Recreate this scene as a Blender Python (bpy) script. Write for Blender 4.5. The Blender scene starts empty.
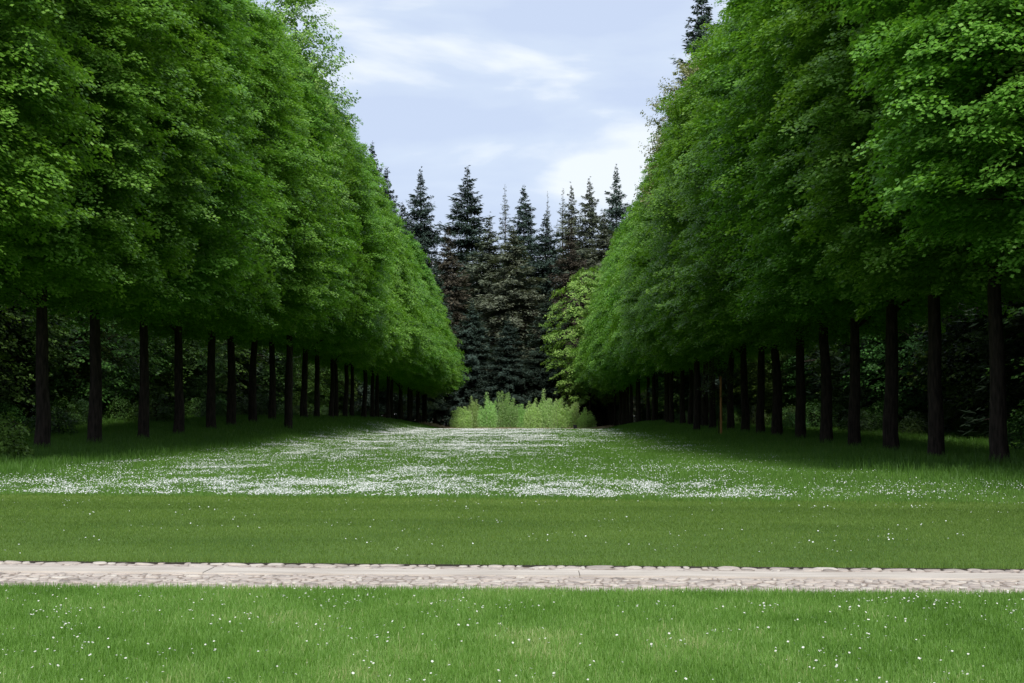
import bpy, math, random
import numpy as np
from mathutils import Vector

# ------------------------------------------------------------------ camera
scene = bpy.context.scene
COL = scene.collection
F, VX, VY, EYE = 1500.0, 535.0, 415.0, 1.35      # focal length in pixels, vanishing point of the avenue, eye height
cam_data = bpy.data.cameras.new('camera')
cam_data.sensor_width = 36.0
cam_data.lens = 36.0 * F / 1024.0
cam_data.clip_end = 3000.0
cam = bpy.data.objects.new('camera', cam_data)
COL.objects.link(cam)
cam.location = (0, 0, EYE)
cam.rotation_euler = (math.radians(90) + math.atan((VY - 341.5) / F), 0, math.atan((VX - 512.0) / F))
scene.camera = cam

# ------------------------------------------------------------------ sky and sun
SUN_EL, SUN_AZ = math.radians(44), math.radians(174)   # azimuth clockwise from +Y (the view direction)
world = bpy.data.worlds.new('World')
scene.world = world
world.use_nodes = True
wt = world.node_tree
wt.nodes.clear()
def wn(t, **k):
    n = wt.nodes.new(t)
    for a, b in k.items():
        setattr(n, a, b)
    return n
w_out = wn('ShaderNodeOutputWorld')
w_bg = wn('ShaderNodeBackground')
w_sky = wn('ShaderNodeTexSky', sky_type='NISHITA', sun_disc=False, sun_elevation=SUN_EL, sun_rotation=SUN_AZ)
w_tc = wn('ShaderNodeTexCoord')
w_map = wn('ShaderNodeMapping')
w_map.inputs['Scale'].default_value = (2.6, 2.6, 9.0)
w_map.inputs['Location'].default_value = (0.1, 2.7, 0.5)
w_noise = wn('ShaderNodeTexNoise')
w_noise.inputs['Scale'].default_value = 1.55
w_noise.inputs['Detail'].default_value = 7.0
w_noise.inputs['Roughness'].default_value = 0.47
w_noise.inputs['Distortion'].default_value = 0.25
w_noise.inputs['Scale'].default_value = 2.1
w_ramp = wn('ShaderNodeValToRGB')
cr = w_ramp.color_ramp
cr.elements[0].position = 0.44; cr.elements[0].color = (4.9, 5.7, 7.35, 1)      # shaded lavender cloud
cr.elements[1].position = 0.59; cr.elements[1].color = (7.3, 7.75, 8.2, 1)      # bright cloud
e = cr.elements.new(0.52); e.color = (5.4, 6.2, 7.6, 1)
w_mix = wn('ShaderNodeMix', data_type='RGBA')
w_mix.inputs[0].default_value = 0.9                                             # cloud cover
w_bg.inputs['Strength'].default_value = 0.1
L = wt.links.new
L(w_tc.outputs['Generated'], w_map.inputs['Vector'])
L(w_map.outputs[0], w_noise.inputs['Vector'])
L(w_noise.outputs['Fac'], w_ramp.inputs[0])
L(w_sky.outputs[0], w_mix.inputs[6])
L(w_ramp.outputs[0], w_mix.inputs[7])
L(w_mix.outputs[2], w_bg.inputs['Color'])
L(w_bg.outputs[0], w_out.inputs['Surface'])

sd = bpy.data.lights.new('sun', 'SUN')
sd.energy = 3.2
sd.angle = math.radians(12)
sd.color = (1.0, 0.96, 0.9)
sun = bpy.data.objects.new('sun', sd)
COL.objects.link(sun)
sdir = Vector((math.sin(SUN_AZ) * math.cos(SUN_EL), math.cos(SUN_AZ) * math.cos(SUN_EL), math.sin(SUN_EL)))
sun.rotation_euler = sdir.to_track_quat('Z', 'Y').to_euler()
sun.location = (0, -20, 60)

vs = scene.view_settings
vs.view_transform = 'Standard'
vs.look = 'None'
vs.exposure = 0.38
vs.gamma = 1.0
vs.use_curve_mapping = False
scene.render.engine = 'CYCLES'
scene.cycles.max_bounces = 6
scene.cycles.diffuse_bounces = 3
scene.cycles.transmission_bounces = 3

# ------------------------------------------------------------------ helpers
def tag(o, label=None, cat=None, group=None, kind=None):
    if label: o['label'] = label
    if cat: o['category'] = cat
    if group: o['group'] = group
    if kind: o['kind'] = kind
    return o

def smooth(a, b, x):
    t = np.clip((x - a) / (b - a), 0, 1)
    return t * t * (3 - 2 * t)

def vnoise(x, y, seed):
    """value noise in 0..1 on a unit lattice"""
    x = np.asarray(x, float); y = np.asarray(y, float)
    xi = np.floor(x).astype(np.int64); yi = np.floor(y).astype(np.int64)
    fx = x - xi; fy = y - yi
    fx = fx * fx * (3 - 2 * fx); fy = fy * fy * (3 - 2 * fy)
    def h(a, b):
        n = (a * 374761393 + b * 668265263 + seed * 1442695041) & 0xffffffff
        n = ((n ^ (n >> 13)) * 1274126177) & 0xffffffff
        return ((n ^ (n >> 16)) & 0xffff) / 65535.0
    return (h(xi, yi) * (1 - fx) + h(xi + 1, yi) * fx) * (1 - fy) + (h(xi, yi + 1) * (1 - fx) + h(xi + 1, yi + 1) * fx) * fy

def fnoise(x, y, seed, octaves=3):
    s = 0; a = 1.0; t = 0
    for k in range(octaves):
        s = s + a * vnoise(x * 2 ** k, y * 2 ** k, seed + k * 17); t += a; a *= 0.55
    return s / t

def ground_z(x, y):
    x = np.asarray(x, float); y = np.asarray(y, float)
    left = smooth(-10.0, -16.5, x) * (0.25 * smooth(30, 50, y) + 0.85 * smooth(50, 100, y))
    right = smooth(7.0, 12.5, x) * (0.06 + 0.3 * smooth(45, 90, y) + 0.4 * smooth(90, 160, y))
    far = 1 - 0.75 * smooth(170, 300, y)
    drop = -0.05 * smooth(100, 130, y) - 1.0 * smooth(138, 215, y)
    bumps = 0.05 * (fnoise(x / 3.0, y / 3.0, 5) - 0.5) * smooth(20, 45, y)
    return (left + right) * far + drop + bumps

def mesh_from(name, verts, faces, mat, uniform_n=None, attr=None, smooth_shade=False):
    me = bpy.data.meshes.new(name)
    verts = np.asarray(verts, dtype=np.float32).reshape(-1, 3)
    faces = np.asarray(faces, dtype=np.int32)
    nf, k = faces.shape
    me.vertices.add(len(verts)); me.vertices.foreach_set('co', verts.ravel())
    me.loops.add(nf * k); me.loops.foreach_set('vertex_index', faces.ravel())
    me.polygons.add(nf)
    me.polygons.foreach_set('loop_start', np.arange(0, nf * k, k, dtype=np.int32))
    me.polygons.foreach_set('loop_total', np.full(nf, k, dtype=np.int32))
    me.polygons.foreach_set('use_smooth', np.full(nf, smooth_shade, dtype=bool))
    if attr is not None:
        a = me.attributes.new('tint', 'FLOAT', 'FACE')
        a.data.foreach_set('value', np.asarray(attr, dtype=np.float32))
    me.materials.append(mat)
    me.update(calc_edges=True)
    return me

def link(name, me, parent=None, loc=None):
    o = bpy.data.objects.new(name, me)
    COL.objects.link(o)
    if parent: o.parent = parent
    if loc is not None: o.location = loc
    return o

def empty(name, loc, rz=0.0, scale=1.0):
    o = bpy.data.objects.new(name, None)
    o.empty_display_size = 0.5
    COL.objects.link(o)
    o.location = loc
    o.rotation_euler = (0, 0, rz)
    o.scale = (scale,) * 3 if isinstance(scale, (int, float)) else scale
    return o

def unit(v):
    return v / np.maximum(np.linalg.norm(v, axis=-1, keepdims=True), 1e-9)

def quads_from_frames(c, along, side, length, width, kind='leaf'):
    """one four-cornered leaf per row: kite-shaped, base at c, tip along `along`"""
    l = length[:, None] * along; w = width[:, None] * side * 0.5
    if kind == 'leaf':
        v = np.stack([c, c + l * 0.45 + w, c + l, c + l * 0.45 - w], 1)
    else:   # blade or needle spray: narrow at the tip
        v = np.stack([c - w, c + w, c + l + w * 0.25, c + l - w * 0.25], 1)
    n = len(c)
    return v.reshape(-1, 3), np.arange(n * 4).reshape(n, 4)

def tube(pts, radii, seg=9, seed=0, rough=0.0):
    """tapered tube through pts; returns verts, quad faces"""
    rng = np.random.default_rng(seed)
    pts = np.asarray(pts, float); n = len(pts)
    d = np.gradient(pts, axis=0); d = unit(d)
    up = np.where(np.abs(d[:, 2:3]) > 0.9, np.array([[1.0, 0, 0]]), np.array([[0, 0, 1.0]]))
    a = unit(np.cross(d, up)); b = np.cross(d, a)
    th = np.linspace(0, 2 * math.pi, seg, endpoint=False)
    r = np.asarray(radii)[:, None] * (1 + rough * rng.normal(size=(n, seg)))
    v = pts[:, None, :] + r[..., None] * (np.cos(th)[None, :, None] * a[:, None, :] + np.sin(th)[None, :, None] * b[:, None, :])
    f = []
    for i in range(n - 1):
        for j in range(seg):
            k = (j + 1) % seg
            f.append((i * seg + j, i * seg + k, (i + 1) * seg + k, (i + 1) * seg + j))
    return v.reshape(-1, 3), np.array(f)

def merge(parts):
    vs_, fs_, off = [], [], 0
    for v, f in parts:
        vs_.append(v); fs_.append(f + off); off += len(v)
    return np.concatenate(vs_), np.concatenate(fs_)

# ------------------------------------------------------------------ materials
def new_mat(name):
    m = bpy.data.materials.new(name); m.use_nodes = True
    nt = m.node_tree; nt.nodes.clear()
    return m, nt

def foliage_mat(name, stops, rough=0.5, trans=0.35, spec=0.35, obj_var=0.12, trans_tint=(1.25, 1.3, 0.5)):
    m, nt = new_mat(name)
    N = nt.nodes.new
    out = N('ShaderNodeOutputMaterial')
    at = N('ShaderNodeAttribute'); at.attribute_name = 'tint'
    ramp = N('ShaderNodeValToRGB')
    els = ramp.color_ramp.elements
    els[0].position, els[0].color = stops[0][0], (*stops[0][1], 1)
    els[1].position, els[1].color = stops[-1][0], (*stops[-1][1], 1)
    for p, c in stops[1:-1]:
        x = els.new(p); x.color = (*c, 1)
    oi = N('ShaderNodeObjectInfo')
    mr = N('ShaderNodeMapRange'); mr.inputs[3].default_value = 1 - obj_var; mr.inputs[4].default_value = 1 + obj_var
    hs = N('ShaderNodeHueSaturation')
    mh = N('ShaderNodeMapRange'); mh.inputs[3].default_value = 0.5 - obj_var * 0.12; mh.inputs[4].default_value = 0.5 + obj_var * 0.12
    mul = N('ShaderNodeMath'); mul.operation = 'FRACT'
    m10 = N('ShaderNodeMath'); m10.operation = 'MULTIPLY'; m10.inputs[1].default_value = 17.3
    p = N('ShaderNodeBsdfPrincipled'); p.inputs['Roughness'].default_value = rough
    p.inputs['Specular IOR Level'].default_value = spec
    t = N('ShaderNodeBsdfTranslucent')
    tc = N('ShaderNodeMix'); tc.data_type = 'RGBA'; tc.blend_type = 'MULTIPLY'; tc.inputs[0].default_value = 1.0
    tc.inputs[7].default_value = (*trans_tint, 1)
    mx = N('ShaderNodeMixShader'); mx.inputs[0].default_value = trans
    K = nt.links.new
    K(at.outputs['Fac'], ramp.inputs[0])
    K(oi.outputs['Random'], mr.inputs[0]); K(oi.outputs['Random'], m10.inputs[0]); K(m10.outputs[0], mul.inputs[0]); K(mul.outputs[0], mh.inputs[0])
    K(ramp.outputs[0], hs.inputs['Color']); K(mr.outputs[0], hs.inputs['Value']); K(mh.outputs[0], hs.inputs['Hue'])
    K(hs.outputs[0], p.inputs['Base Color'])
    K(hs.outputs[0], tc.inputs[6]); K(tc.outputs[2], t.inputs['Color'])
    K(p.outputs[0], mx.inputs[1]); K(t.outputs[0], mx.inputs[2])
    K(mx.outputs[0], out.inputs['Surface'])
    return m

def rough_mat(name, c1, c2, scale=6.0, bump=0.3, stretch=(1, 1, 1), rough=0.9, detail=6):
    m, nt = new_mat(name)
    N = nt.nodes.new; K = nt.links.new
    out = N('ShaderNodeOutputMaterial')
    tc = N('ShaderNodeTexCoord'); mp = N('ShaderNodeMapping'); mp.inputs['Scale'].default_value = stretch
    nz = N('ShaderNodeTexNoise'); nz.inputs['Scale'].default_value = scale; nz.inputs['Detail'].default_value = detail
    rp = N('ShaderNodeValToRGB')
    rp.color_ramp.elements[0].position = 0.35; rp.color_ramp.elements[0].color = (*c1, 1)
    rp.color_ramp.elements[1].position = 0.65; rp.color_ramp.elements[1].color = (*c2, 1)
    bp = N('ShaderNodeBump'); bp.inputs['Strength'].default_value = bump; bp.inputs['Distance'].default_value = 0.05
    p = N('ShaderNodeBsdfPrincipled'); p.inputs['Roughness'].default_value = rough
    p.inputs['Specular IOR Level'].default_value = 0.2
    K(tc.outputs['Object'], mp.inputs[0]); K(mp.outputs[0], nz.inputs['Vector']); K(nz.outputs['Fac'], rp.inputs[0])
    K(rp.outputs[0], p.inputs['Base Color']); K(nz.outputs['Fac'], bp.inputs['Height']); K(bp.outputs[0], p.inputs['Normal'])
    K(p.outputs[0], out.inputs['Surface'])
    return m

M_linden = foliage_mat('linden_leaves', [(0.0, (0.052, 0.130, 0.018)), (0.45, (0.132, 0.290, 0.040)), (0.8, (0.190, 0.385, 0.060)), (1.0, (0.28, 0.47, 0.12))], rough=0.42, trans=0.45, spec=0.25, obj_var=0.07)
M_copper = foliage_mat('copper_leaves', [(0.0, (0.14, 0.15, 0.06)), (0.5, (0.22, 0.25, 0.10)), (1.0, (0.34, 0.34, 0.17))], trans=0.3)
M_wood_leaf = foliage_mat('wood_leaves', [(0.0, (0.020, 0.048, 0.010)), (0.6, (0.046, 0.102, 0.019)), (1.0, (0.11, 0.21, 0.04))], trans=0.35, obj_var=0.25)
M_maple = foliage_mat('maple_leaves', [(0.0, (0.08, 0.16, 0.03)), (0.5, (0.21, 0.35, 0.07)), (1.0, (0.38, 0.52, 0.14))], trans=0.35)
M_grey_leaf = foliage_mat('poplar_leaves', [(0.0, (0.07, 0.12, 0.05)), (0.5, (0.13, 0.21, 0.10)), (1.0, (0.24, 0.33, 0.19))], trans=0.3)
M_sapling = foliage_mat('sapling_leaves', [(0.0, (0.20, 0.33, 0.11)), (0.5, (0.36, 0.54, 0.21)), (1.0, (0.58, 0.72, 0.38))], trans=0.5, obj_var=0.18)
M_needle = foliage_mat('conifer_needles', [(0.0, (0.030, 0.056, 0.044)), (0.6, (0.062, 0.098, 0.076)), (1.0, (0.120, 0.165, 0.125))], rough=0.8, spec=0.1, trans=0.12, obj_var=0.2)
M_needle_olive = foliage_mat('olive_needles', [(0.0, (0.060, 0.078, 0.054)), (0.6, (0.125, 0.145, 0.098)), (1.0, (0.22, 0.235, 0.165))], rough=0.8, spec=0.1, trans=0.12, obj_var=0.2)
M_needle_brown = foliage_mat('brown_needles', [(0.0, (0.045, 0.050, 0.038)), (0.6, (0.10, 0.088, 0.062)), (1.0, (0.16, 0.135, 0.10))], rough=0.8, spec=0.1, trans=0.05, obj_var=0.2)
M_grass = foliage_mat('grass_blades', [(0.0, (0.060, 0.145, 0.018)), (0.45, (0.128, 0.265, 0.040)), (0.8, (0.205, 0.365, 0.085)), (1.0, (0.42, 0.46, 0.22))], rough=0.5, trans=0.38, obj_var=0.0)
M_mown = foliage_mat('mown_grass_blades', [(0.0, (0.062, 0.115, 0.016)), (0.45, (0.118, 0.200, 0.030)), (0.8, (0.175, 0.270, 0.055)), (1.0, (0.38, 0.38, 0.16))], rough=0.5, trans=0.35, obj_var=0.0)
M_dry = foliage_mat('dry_grass', [(0.0, (0.22, 0.17, 0.10)), (1.0, (0.46, 0.36, 0.26))], trans=0.2, obj_var=0.0)
M_petal = foliage_mat('daisy_petals', [(0.0, (0.60, 0.62, 0.60)), (1.0, (0.86, 0.86, 0.86))], trans=0.2, obj_var=0.0, trans_tint=(1, 1, 1))
M_yellow = foliage_mat('daisy_eye', [(0.0, (0.55, 0.42, 0.04)), (1.0, (0.70, 0.55, 0.05))], trans=0.1, obj_var=0.0, trans_tint=(1, 1, 1))
M_bark = rough_mat('linden_bark', (0.012, 0.009, 0.007), (0.040, 0.030, 0.024), 5.0, 0.8, (3, 3, 0.5))
M_cbark = rough_mat('conifer_bark', (0.025, 0.020, 0.017), (0.07, 0.052, 0.042), 6.0, 0.6, (2, 2, 0.5))
M_stake = rough_mat('stake_wood', (0.30, 0.14, 0.05), (0.45, 0.24, 0.09), 8.0, 0.2, (3, 3, 0.4))
M_box = rough_mat('dark_box_paint', (0.012, 0.012, 0.013), (0.02, 0.02, 0.022), 8.0, 0.1, rough=0.5)
M_slab = rough_mat('path_slab', (0.41, 0.365, 0.315), (0.54, 0.49, 0.43), 4.0, 0.25, (0.35, 1.6, 1), detail=9)

# ------------------------------------------------------------------ ground
def ground_material():
    m, nt = new_mat('lawn_ground')
    N = nt.nodes.new; K = nt.links.new
    out = N('ShaderNodeOutputMaterial'); p = N('ShaderNodeBsdfPrincipled')
    p.inputs['Roughness'].default_value = 0.85; p.inputs['Specular IOR Level'].default_value = 0.15
    tc = N('ShaderNodeTexCoord')
    n1 = N('ShaderNodeTexNoise'); n1.inputs['Scale'].default_value = 0.45; n1.inputs['Detail'].default_value = 8
    n2 = N('ShaderNodeTexNoise'); n2.inputs['Scale'].default_value = 28.0; n2.inputs['Detail'].default_value = 4
    r1 = N('ShaderNodeValToRGB')
    r1.color_ramp.elements[0].position = 0.3; r1.color_ramp.elements[0].color = (0.06, 0.125, 0.018, 1)
    r1.color_ramp.elements[1].position = 0.7; r1.color_ramp.elements[1].color = (0.11, 0.19, 0.035, 1)
    r2 = N('ShaderNodeValToRGB')
    r2.color_ramp.elements[0].position = 0.3; r2.color_ramp.elements[0].color = (0.55, 0.55, 0.55, 1)
    r2.color_ramp.elements[1].position = 0.7; r2.color_ramp.elements[1].color = (1.2, 1.2, 1.1, 1)
    mu = N('ShaderNodeMix'); mu.data_type = 'RGBA'; mu.blend_type = 'MULTIPLY'; mu.inputs[0].default_value = 1
    # leaf litter of the wood floor beyond the rows of trees
    sx = N('ShaderNodeSeparateXYZ')
    l = N('ShaderNodeMapRange'); l.inputs[1].default_value = -26.0; l.inputs[2].default_value = -32.0
    r = N('ShaderNodeMapRange'); r.inputs[1].default_value = 20.0; r.inputs[2].default_value = 27.0
    f = N('ShaderNodeMapRange'); f.inputs[1].default_value = 196.0; f.inputs[2].default_value = 204.0
    y0 = N('ShaderNodeMapRange'); y0.inputs[1].default_value = 34.0; y0.inputs[2].default_value = 40.0
    mxm = N('ShaderNodeMath'); mxm.operation = 'MAXIMUM'
    myy = N('ShaderNodeMath'); myy.operation = 'MULTIPLY'
    mx2 = N('ShaderNodeMath'); mx2.operation = 'MAXIMUM'
    lit = N('ShaderNodeMix'); lit.data_type = 'RGBA'; lit.inputs[7].default_value = (0.045, 0.042, 0.022, 1)
    bp = N('ShaderNodeBump'); bp.inputs['Strength'].default_value = 0.6; bp.inputs['Distance'].default_value = 0.03
    K(tc.outputs['Object'], n1.inputs['Vector']); K(tc.outputs['Object'], n2.inputs['Vector']); K(tc.outputs['Object'], sx.inputs[0])
    K(n1.outputs['Fac'], r1.inputs[0]); K(n2.outputs['Fac'], r2.inputs[0])
    K(r1.outputs[0], mu.inputs[6]); K(r2.outputs[0], mu.inputs[7])
    K(sx.outputs[0], l.inputs[0]); K(sx.outputs[0], r.inputs[0]); K(sx.outputs[1], f.inputs[0]); K(sx.outputs[1], y0.inputs[0])
    K(l.outputs[0], mxm.inputs[0]); K(r.outputs[0], mxm.inputs[1])
    K(mxm.outputs[0], myy.inputs[0]); K(y0.outputs[0], myy.inputs[1])
    K(myy.outputs[0], mx2.inputs[0]); K(f.outputs[0], mx2.inputs[1])
    K(mx2.outputs[0], lit.inputs[0]); K(mu.outputs[2], lit.inputs[6])
    K(lit.outputs[2], p.inputs['Base Color']); K(n2.outputs['Fac'], bp.inputs['Height']); K(bp.outputs[0], p.inputs['Normal'])
    K(p.outputs[0], out.inputs['Surface'])
    return m

xs = np.concatenate([np.array([-1500, -700, -350, -200, -120, -80]), np.arange(-60, 60.1, 1.0), np.array([80, 120, 200, 350, 700, 1500])])
ys = np.concatenate([np.array([-600, -200, -60, -20]), np.arange(0, 260.1, 1.25), np.array([280, 310, 350, 420, 600, 1000, 2200])])
GX, GY = np.meshgrid(xs, ys)
GZ = ground_z(GX, GY)
nx, ny = len(xs), len(ys)
gi = np.arange(nx * ny).reshape(ny, nx)
gf = np.stack([gi[:-1, :-1], gi[:-1, 1:], gi[1:, 1:], gi[1:, :-1]], -1).reshape(-1, 4)
g = link('ground', mesh_from('ground', np.stack([GX, GY, GZ], -1), gf, ground_material(), smooth_shade=True))
tag(g, kind='structure')

# ------------------------------------------------------------------ path: a strip of pale slabs between bands of field stones
def path_far(x): return 13.36 - 0.066 * x
def path_near(x): return 11.50 - 0.046 * x
def stone_material():
    m, nt = new_mat('field_stones')
    N = nt.nodes.new; K = nt.links.new
    out = N('ShaderNodeOutputMaterial'); p = N('ShaderNodeBsdfPrincipled'); p.inputs['Roughness'].default_value = 0.85
    at = N('ShaderNodeAttribute'); at.attribute_name = 'tint'
    rp = N('ShaderNodeValToRGB'); e = rp.color_ramp.elements
    e[0].position = 0.0; e[0].color = (0.20, 0.17, 0.145, 1)
    e[1].position = 1.0; e[1].color = (0.50, 0.455, 0.395, 1)
    for q, c in ((0.25, (0.33, 0.285, 0.25)), (0.5, (0.40, 0.345, 0.30)), (0.75, (0.45, 0.395, 0.34))):
        x = e.new(q); x.color = (*c, 1)
    tc = N('ShaderNodeTexCoord'); nz = N('ShaderNodeTexNoise'); nz.inputs['Scale'].default_value = 45; nz.inputs['Detail'].default_value = 5
    mr = N('ShaderNodeMapRange'); mr.inputs[3].default_value = 0.7; mr.inputs[4].default_value = 1.25
    mu = N('ShaderNodeVectorMath'); mu.operation = 'SCALE'
    bp = N('ShaderNodeBump'); bp.inputs['Strength'].default_value = 0.4; bp.inputs['Distance'].default_value = 0.01
    K(tc.outputs['Object'], nz.inputs['Vector']); K(at.outputs['Fac'], rp.inputs[0]); K(nz.outputs['Fac'], mr.inputs[0])
    K(rp.outputs[0], mu.inputs[0]); K(mr.outputs[0], mu.inputs['Scale']); K(mu.outputs[0], p.inputs['Base Color'])
    K(nz.outputs['Fac'], bp.inputs['Height']); K(bp.outputs[0], p.inputs['Normal']); K(p.outputs[0], out.inputs['Surface'])
    return m

M_sand = rough_mat('path_sand', (0.16, 0.125, 0.10), (0.34, 0.28, 0.235), 20.0, 0.4)
px = np.linspace(-14, 14, 57)
v = []
for x in px:
    v += [(x, path_near(x) - 0.02, 0.006), (x, path_far(x) + 0.05, 0.006)]
f = [(2 * i, 2 * i + 2, 2 * i + 3, 2 * i + 1) for i in range(len(px) - 1)]
M_edge_shade = rough_mat('edge_shade', (0.02, 0.016, 0.011), (0.05, 0.04, 0.028), 30.0, 0.5)  # near-black colour for the painted shadow line behind the path
path = link('path', mesh_from('path', v, f, M_sand))
tag(path, kind='structure')
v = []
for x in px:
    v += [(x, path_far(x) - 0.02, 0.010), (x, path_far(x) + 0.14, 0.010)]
link('shade_strip', mesh_from('shade_strip', v, f, M_edge_shade), path)  # dark strip standing in for the grass shadow along the far edge

rng = np.random.default_rng(11)
# slabs of the walking strip: each a bevelled plate
def slab_strip():
    vv, ff, n = [], [], 0
    x = -14.0
    while x < 14.0:
        l = rng.uniform(3.0, 5.5); a, b = x + 0.001, min(x + l, 14.0) - 0.001
        h = 0.022 + rng.uniform(-0.003, 0.003)
        def ln(xx, t): return path_near(xx) + (path_far(xx) - path_near(xx)) * t + 0.006 * math.sin(xx * 2.1)
        t0, t1 = 0.56, 0.80
        o = 0.002
        lo = [(a, ln(a, t0), 0.0), (b, ln(b, t0), 0.0), (b, ln(b, t1), 0.0), (a, ln(a, t1), 0.0)]
        hi = [(a + o, ln(a, t0) + o, h), (b - o, ln(b, t0) + o, h), (b - o, ln(b, t1) - o, h), (a + o, ln(a, t1) - o, h)]
        vv += lo + hi
        ff += [(n + 4, n + 5, n + 6, n + 7)] + [(n + k, n + (k + 1) % 4, n + 4 + (k + 1) % 4, n + 4 + k) for k in range(4)]
        n += 8; x += l
    return mesh_from('slab_strip', vv, ff, M_slab)
link('slab_strip', slab_strip(), path)

def stones():
    vv, ff, tt, n = [], [], [], 0
    seg = 8
    def stone(cx, cy, rx, ry, h):
        nonlocal n
        th = np.linspace(0, 2 * math.pi, seg, endpoint=False) + rng.uniform(0, 1)
        wob = 1 + rng.normal(0, 0.09, seg)
        tilt = rng.normal(0, 0.05, 2)
        t = float(np.clip(rng.normal(0.55, 0.24), 0, 1))
        rings = []
        for (s, z) in ((1.0, 0.0), (0.96, 0.6), (0.78, 0.93), (0.35, 1.0)):
            X = cx + np.cos(th) * rx * s * wob; Y = cy + np.sin(th) * ry * s * wob
            Z = h * z + (X - cx) * tilt[0] + (Y - cy) * tilt[1] if z > 0 else np.full(seg, -0.01)
            rings.append(np.stack([X, Y, Z], -1))
        R = np.concatenate(rings)
        vv.append(R)
        for i in range(3):
            for j in range(seg):
                k = (j + 1) % seg
                ff.append((n + i * seg + j, n + i * seg + k, n + (i + 1) * seg + k, n + (i + 1) * seg + j)); tt.append(t)
        b = n + 3 * seg
        ff.append((b, b + 1, b + 2, b + 3)); ff.append((b, b + 3, b + 4, b + 5)); ff.append((b, b + 5, b + 6, b + 7)); tt.extend([t] * 3)
        n += 4 * seg
    for (t0, t1, rows) in ((0.0, 0.55, 10), (0.81, 1.03, 3)):
        for r_ in range(rows):
            x = -8.5 + rng.uniform(0, 0.1)
            while x < 8.5:
                w = rng.choice([0.05, 0.07, 0.09, 0.12, 0.17, 0.22] if t0 > 0.5 else [0.04, 0.05, 0.07, 0.09, 0.11, 0.15]) * rng.uniform(0.85, 1.2)
                tt_ = t0 + (t1 - t0) * (r_ + 0.5) / rows
                y = path_near(x) + (path_far(x) - path_near(x)) * tt_ + rng.normal(0, 0.022)
                ry = 0.5 * (t1 - t0) * 2.0 / rows * rng.uniform(0.85, 1.1)
                h = rng.uniform(0.008, 0.020) 
                stone(x + w / 2, y, w * 0.52, ry, h)
                x += w
    return mesh_from('field_stones', np.concatenate(vv), ff, stone_material(), attr=tt, smooth_shade=True)
link('stone_band', stones(), path)

# ------------------------------------------------------------------ grass
def blades(name, n, sampler, h, w, lean, tint_c, seed, label, density=None, mat=M_grass, spread=0.16):
    rng = np.random.default_rng(seed)
    x, y = sampler(rng, n)
    if density is not None:
        k = rng.random(len(x)) < density(x, y)
        x, y = x[k], y[k]
    n = len(x)
    z = ground_z(x, y) - 0.004
    az = rng.uniform(0, 2 * math.pi, n)
    ln = np.abs(rng.normal(0, lean, n))
    along = unit(np.stack([np.cos(az) * ln, np.sin(az) * ln, np.ones(n)], -1))
    az2 = rng.uniform(0, 2 * math.pi, n)
    side = np.stack([np.cos(az2), np.sin(az2), np.zeros(n)], -1)
    hh = (h(x, y) if callable(h) else np.full(n, h)) * rng.uniform(0.55, 1.25, n)
    ww = (w(x, y) if callable(w) else np.full(n, w)) * rng.uniform(0.7, 1.3, n)
    vv, ff = quads_from_frames(np.stack([x, y, z], -1), along, side, hh, ww, 'blade')
    tint = np.clip((tint_c(x, y) if callable(tint_c) else tint_c) + rng.normal(0, spread, n), 0, 1)
    o = link(name, mesh_from(name, vv, ff, mat, attr=tint))
    return tag(o, label, 'grass', kind='stuff')

def frustum(y0, y1, pad=0.6, power=1.0):
    """points on the ground inside the camera's cone, with margin to the sides"""
    def s(rng, n):
        y = y0 + (y1 - y0) * rng.random(n) ** power
        # thin out linearly with width so density per square metre stays even
        yy = np.sqrt(rng.random(n) * (y1 ** 2 - y0 ** 2) + y0 ** 2) if power == 1.0 else y
        a = rng.uniform(-(VX + 60) / F, (1024 - VX + 60) / F, n)
        return a * yy + rng.uniform(-pad, pad, n), yy
    return s

def patchy(x, y):
    return 0.55 + 0.55 * (fnoise(x / 0.45, y / 0.7, 3) - 0.5) + 0.40 * (fnoise(x / 2.2, y / 1.3, 9) - 0.5)

edge = lambda x: 0.045 * (vnoise(x * 3.1, x * 0 + 2.0, 8) - 0.3) + 0.03 * vnoise(x * 11, x * 0, 12)
blades('front_lawn_grass', 330000, frustum(6.4, 11.9, 0.4), 0.056, 0.0052, 0.75, patchy, 1,
       'longer fresh green grass in front of the stone path', density=lambda x, y: (y < path_near(x) + edge(x)) * 1.0)
blades('mown_lawn_grass', 420000, frustum(12.7, 27.5), lambda x, y: 0.028 + 0.03 * smooth(0.5, 0.1, y - path_far(x)), lambda x, y: 0.0042 + 0.00035 * (y - 13), 0.6,
       lambda x, y: 0.36 + 0.34 * (fnoise(x / 3.5, y / 0.9, 21) - 0.5) + 0.10 * np.sign(np.sin((y + 0.12 * x) * 2 * math.pi / 3.2)) * 0.6 + 0.18 * smooth(21.5, 23.7, y + 0.13 * x), 2,
       'short mown grass between the stone path and the daisy meadow',
       density=lambda x, y: (y > path_far(x) + 0.10 - edge(x)) * (y < 24.3 - 0.13 * x), mat=M_mown)
meadow_start = lambda x: 23.7 - 0.13 * x + 0.35 * (vnoise(np.asarray(x) * 1.3, np.asarray(x) * 0, 91) - 0.5)
blades('meadow_grass', 620000, frustum(22.0, 75.0), lambda x, y: 0.07 + 0.05 * fnoise(x / 2, y / 3, 4), lambda x, y: 0.0055 + 0.00022 * (y - 20), 0.55,
       lambda x, y: 0.30 + 0.35 * (fnoise(x / 1.6, y / 3.5, 31) - 0.5), 3,
       'grass of the meadow the daisies grow in, near part',
       density=lambda x, y: (y > meadow_start(x)) * (x > -17) * (x < 13))
def far_strip(rng, n):
    return rng.uniform(-19, 14, n), 75 + (152 - 75) * rng.random(n)
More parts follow.
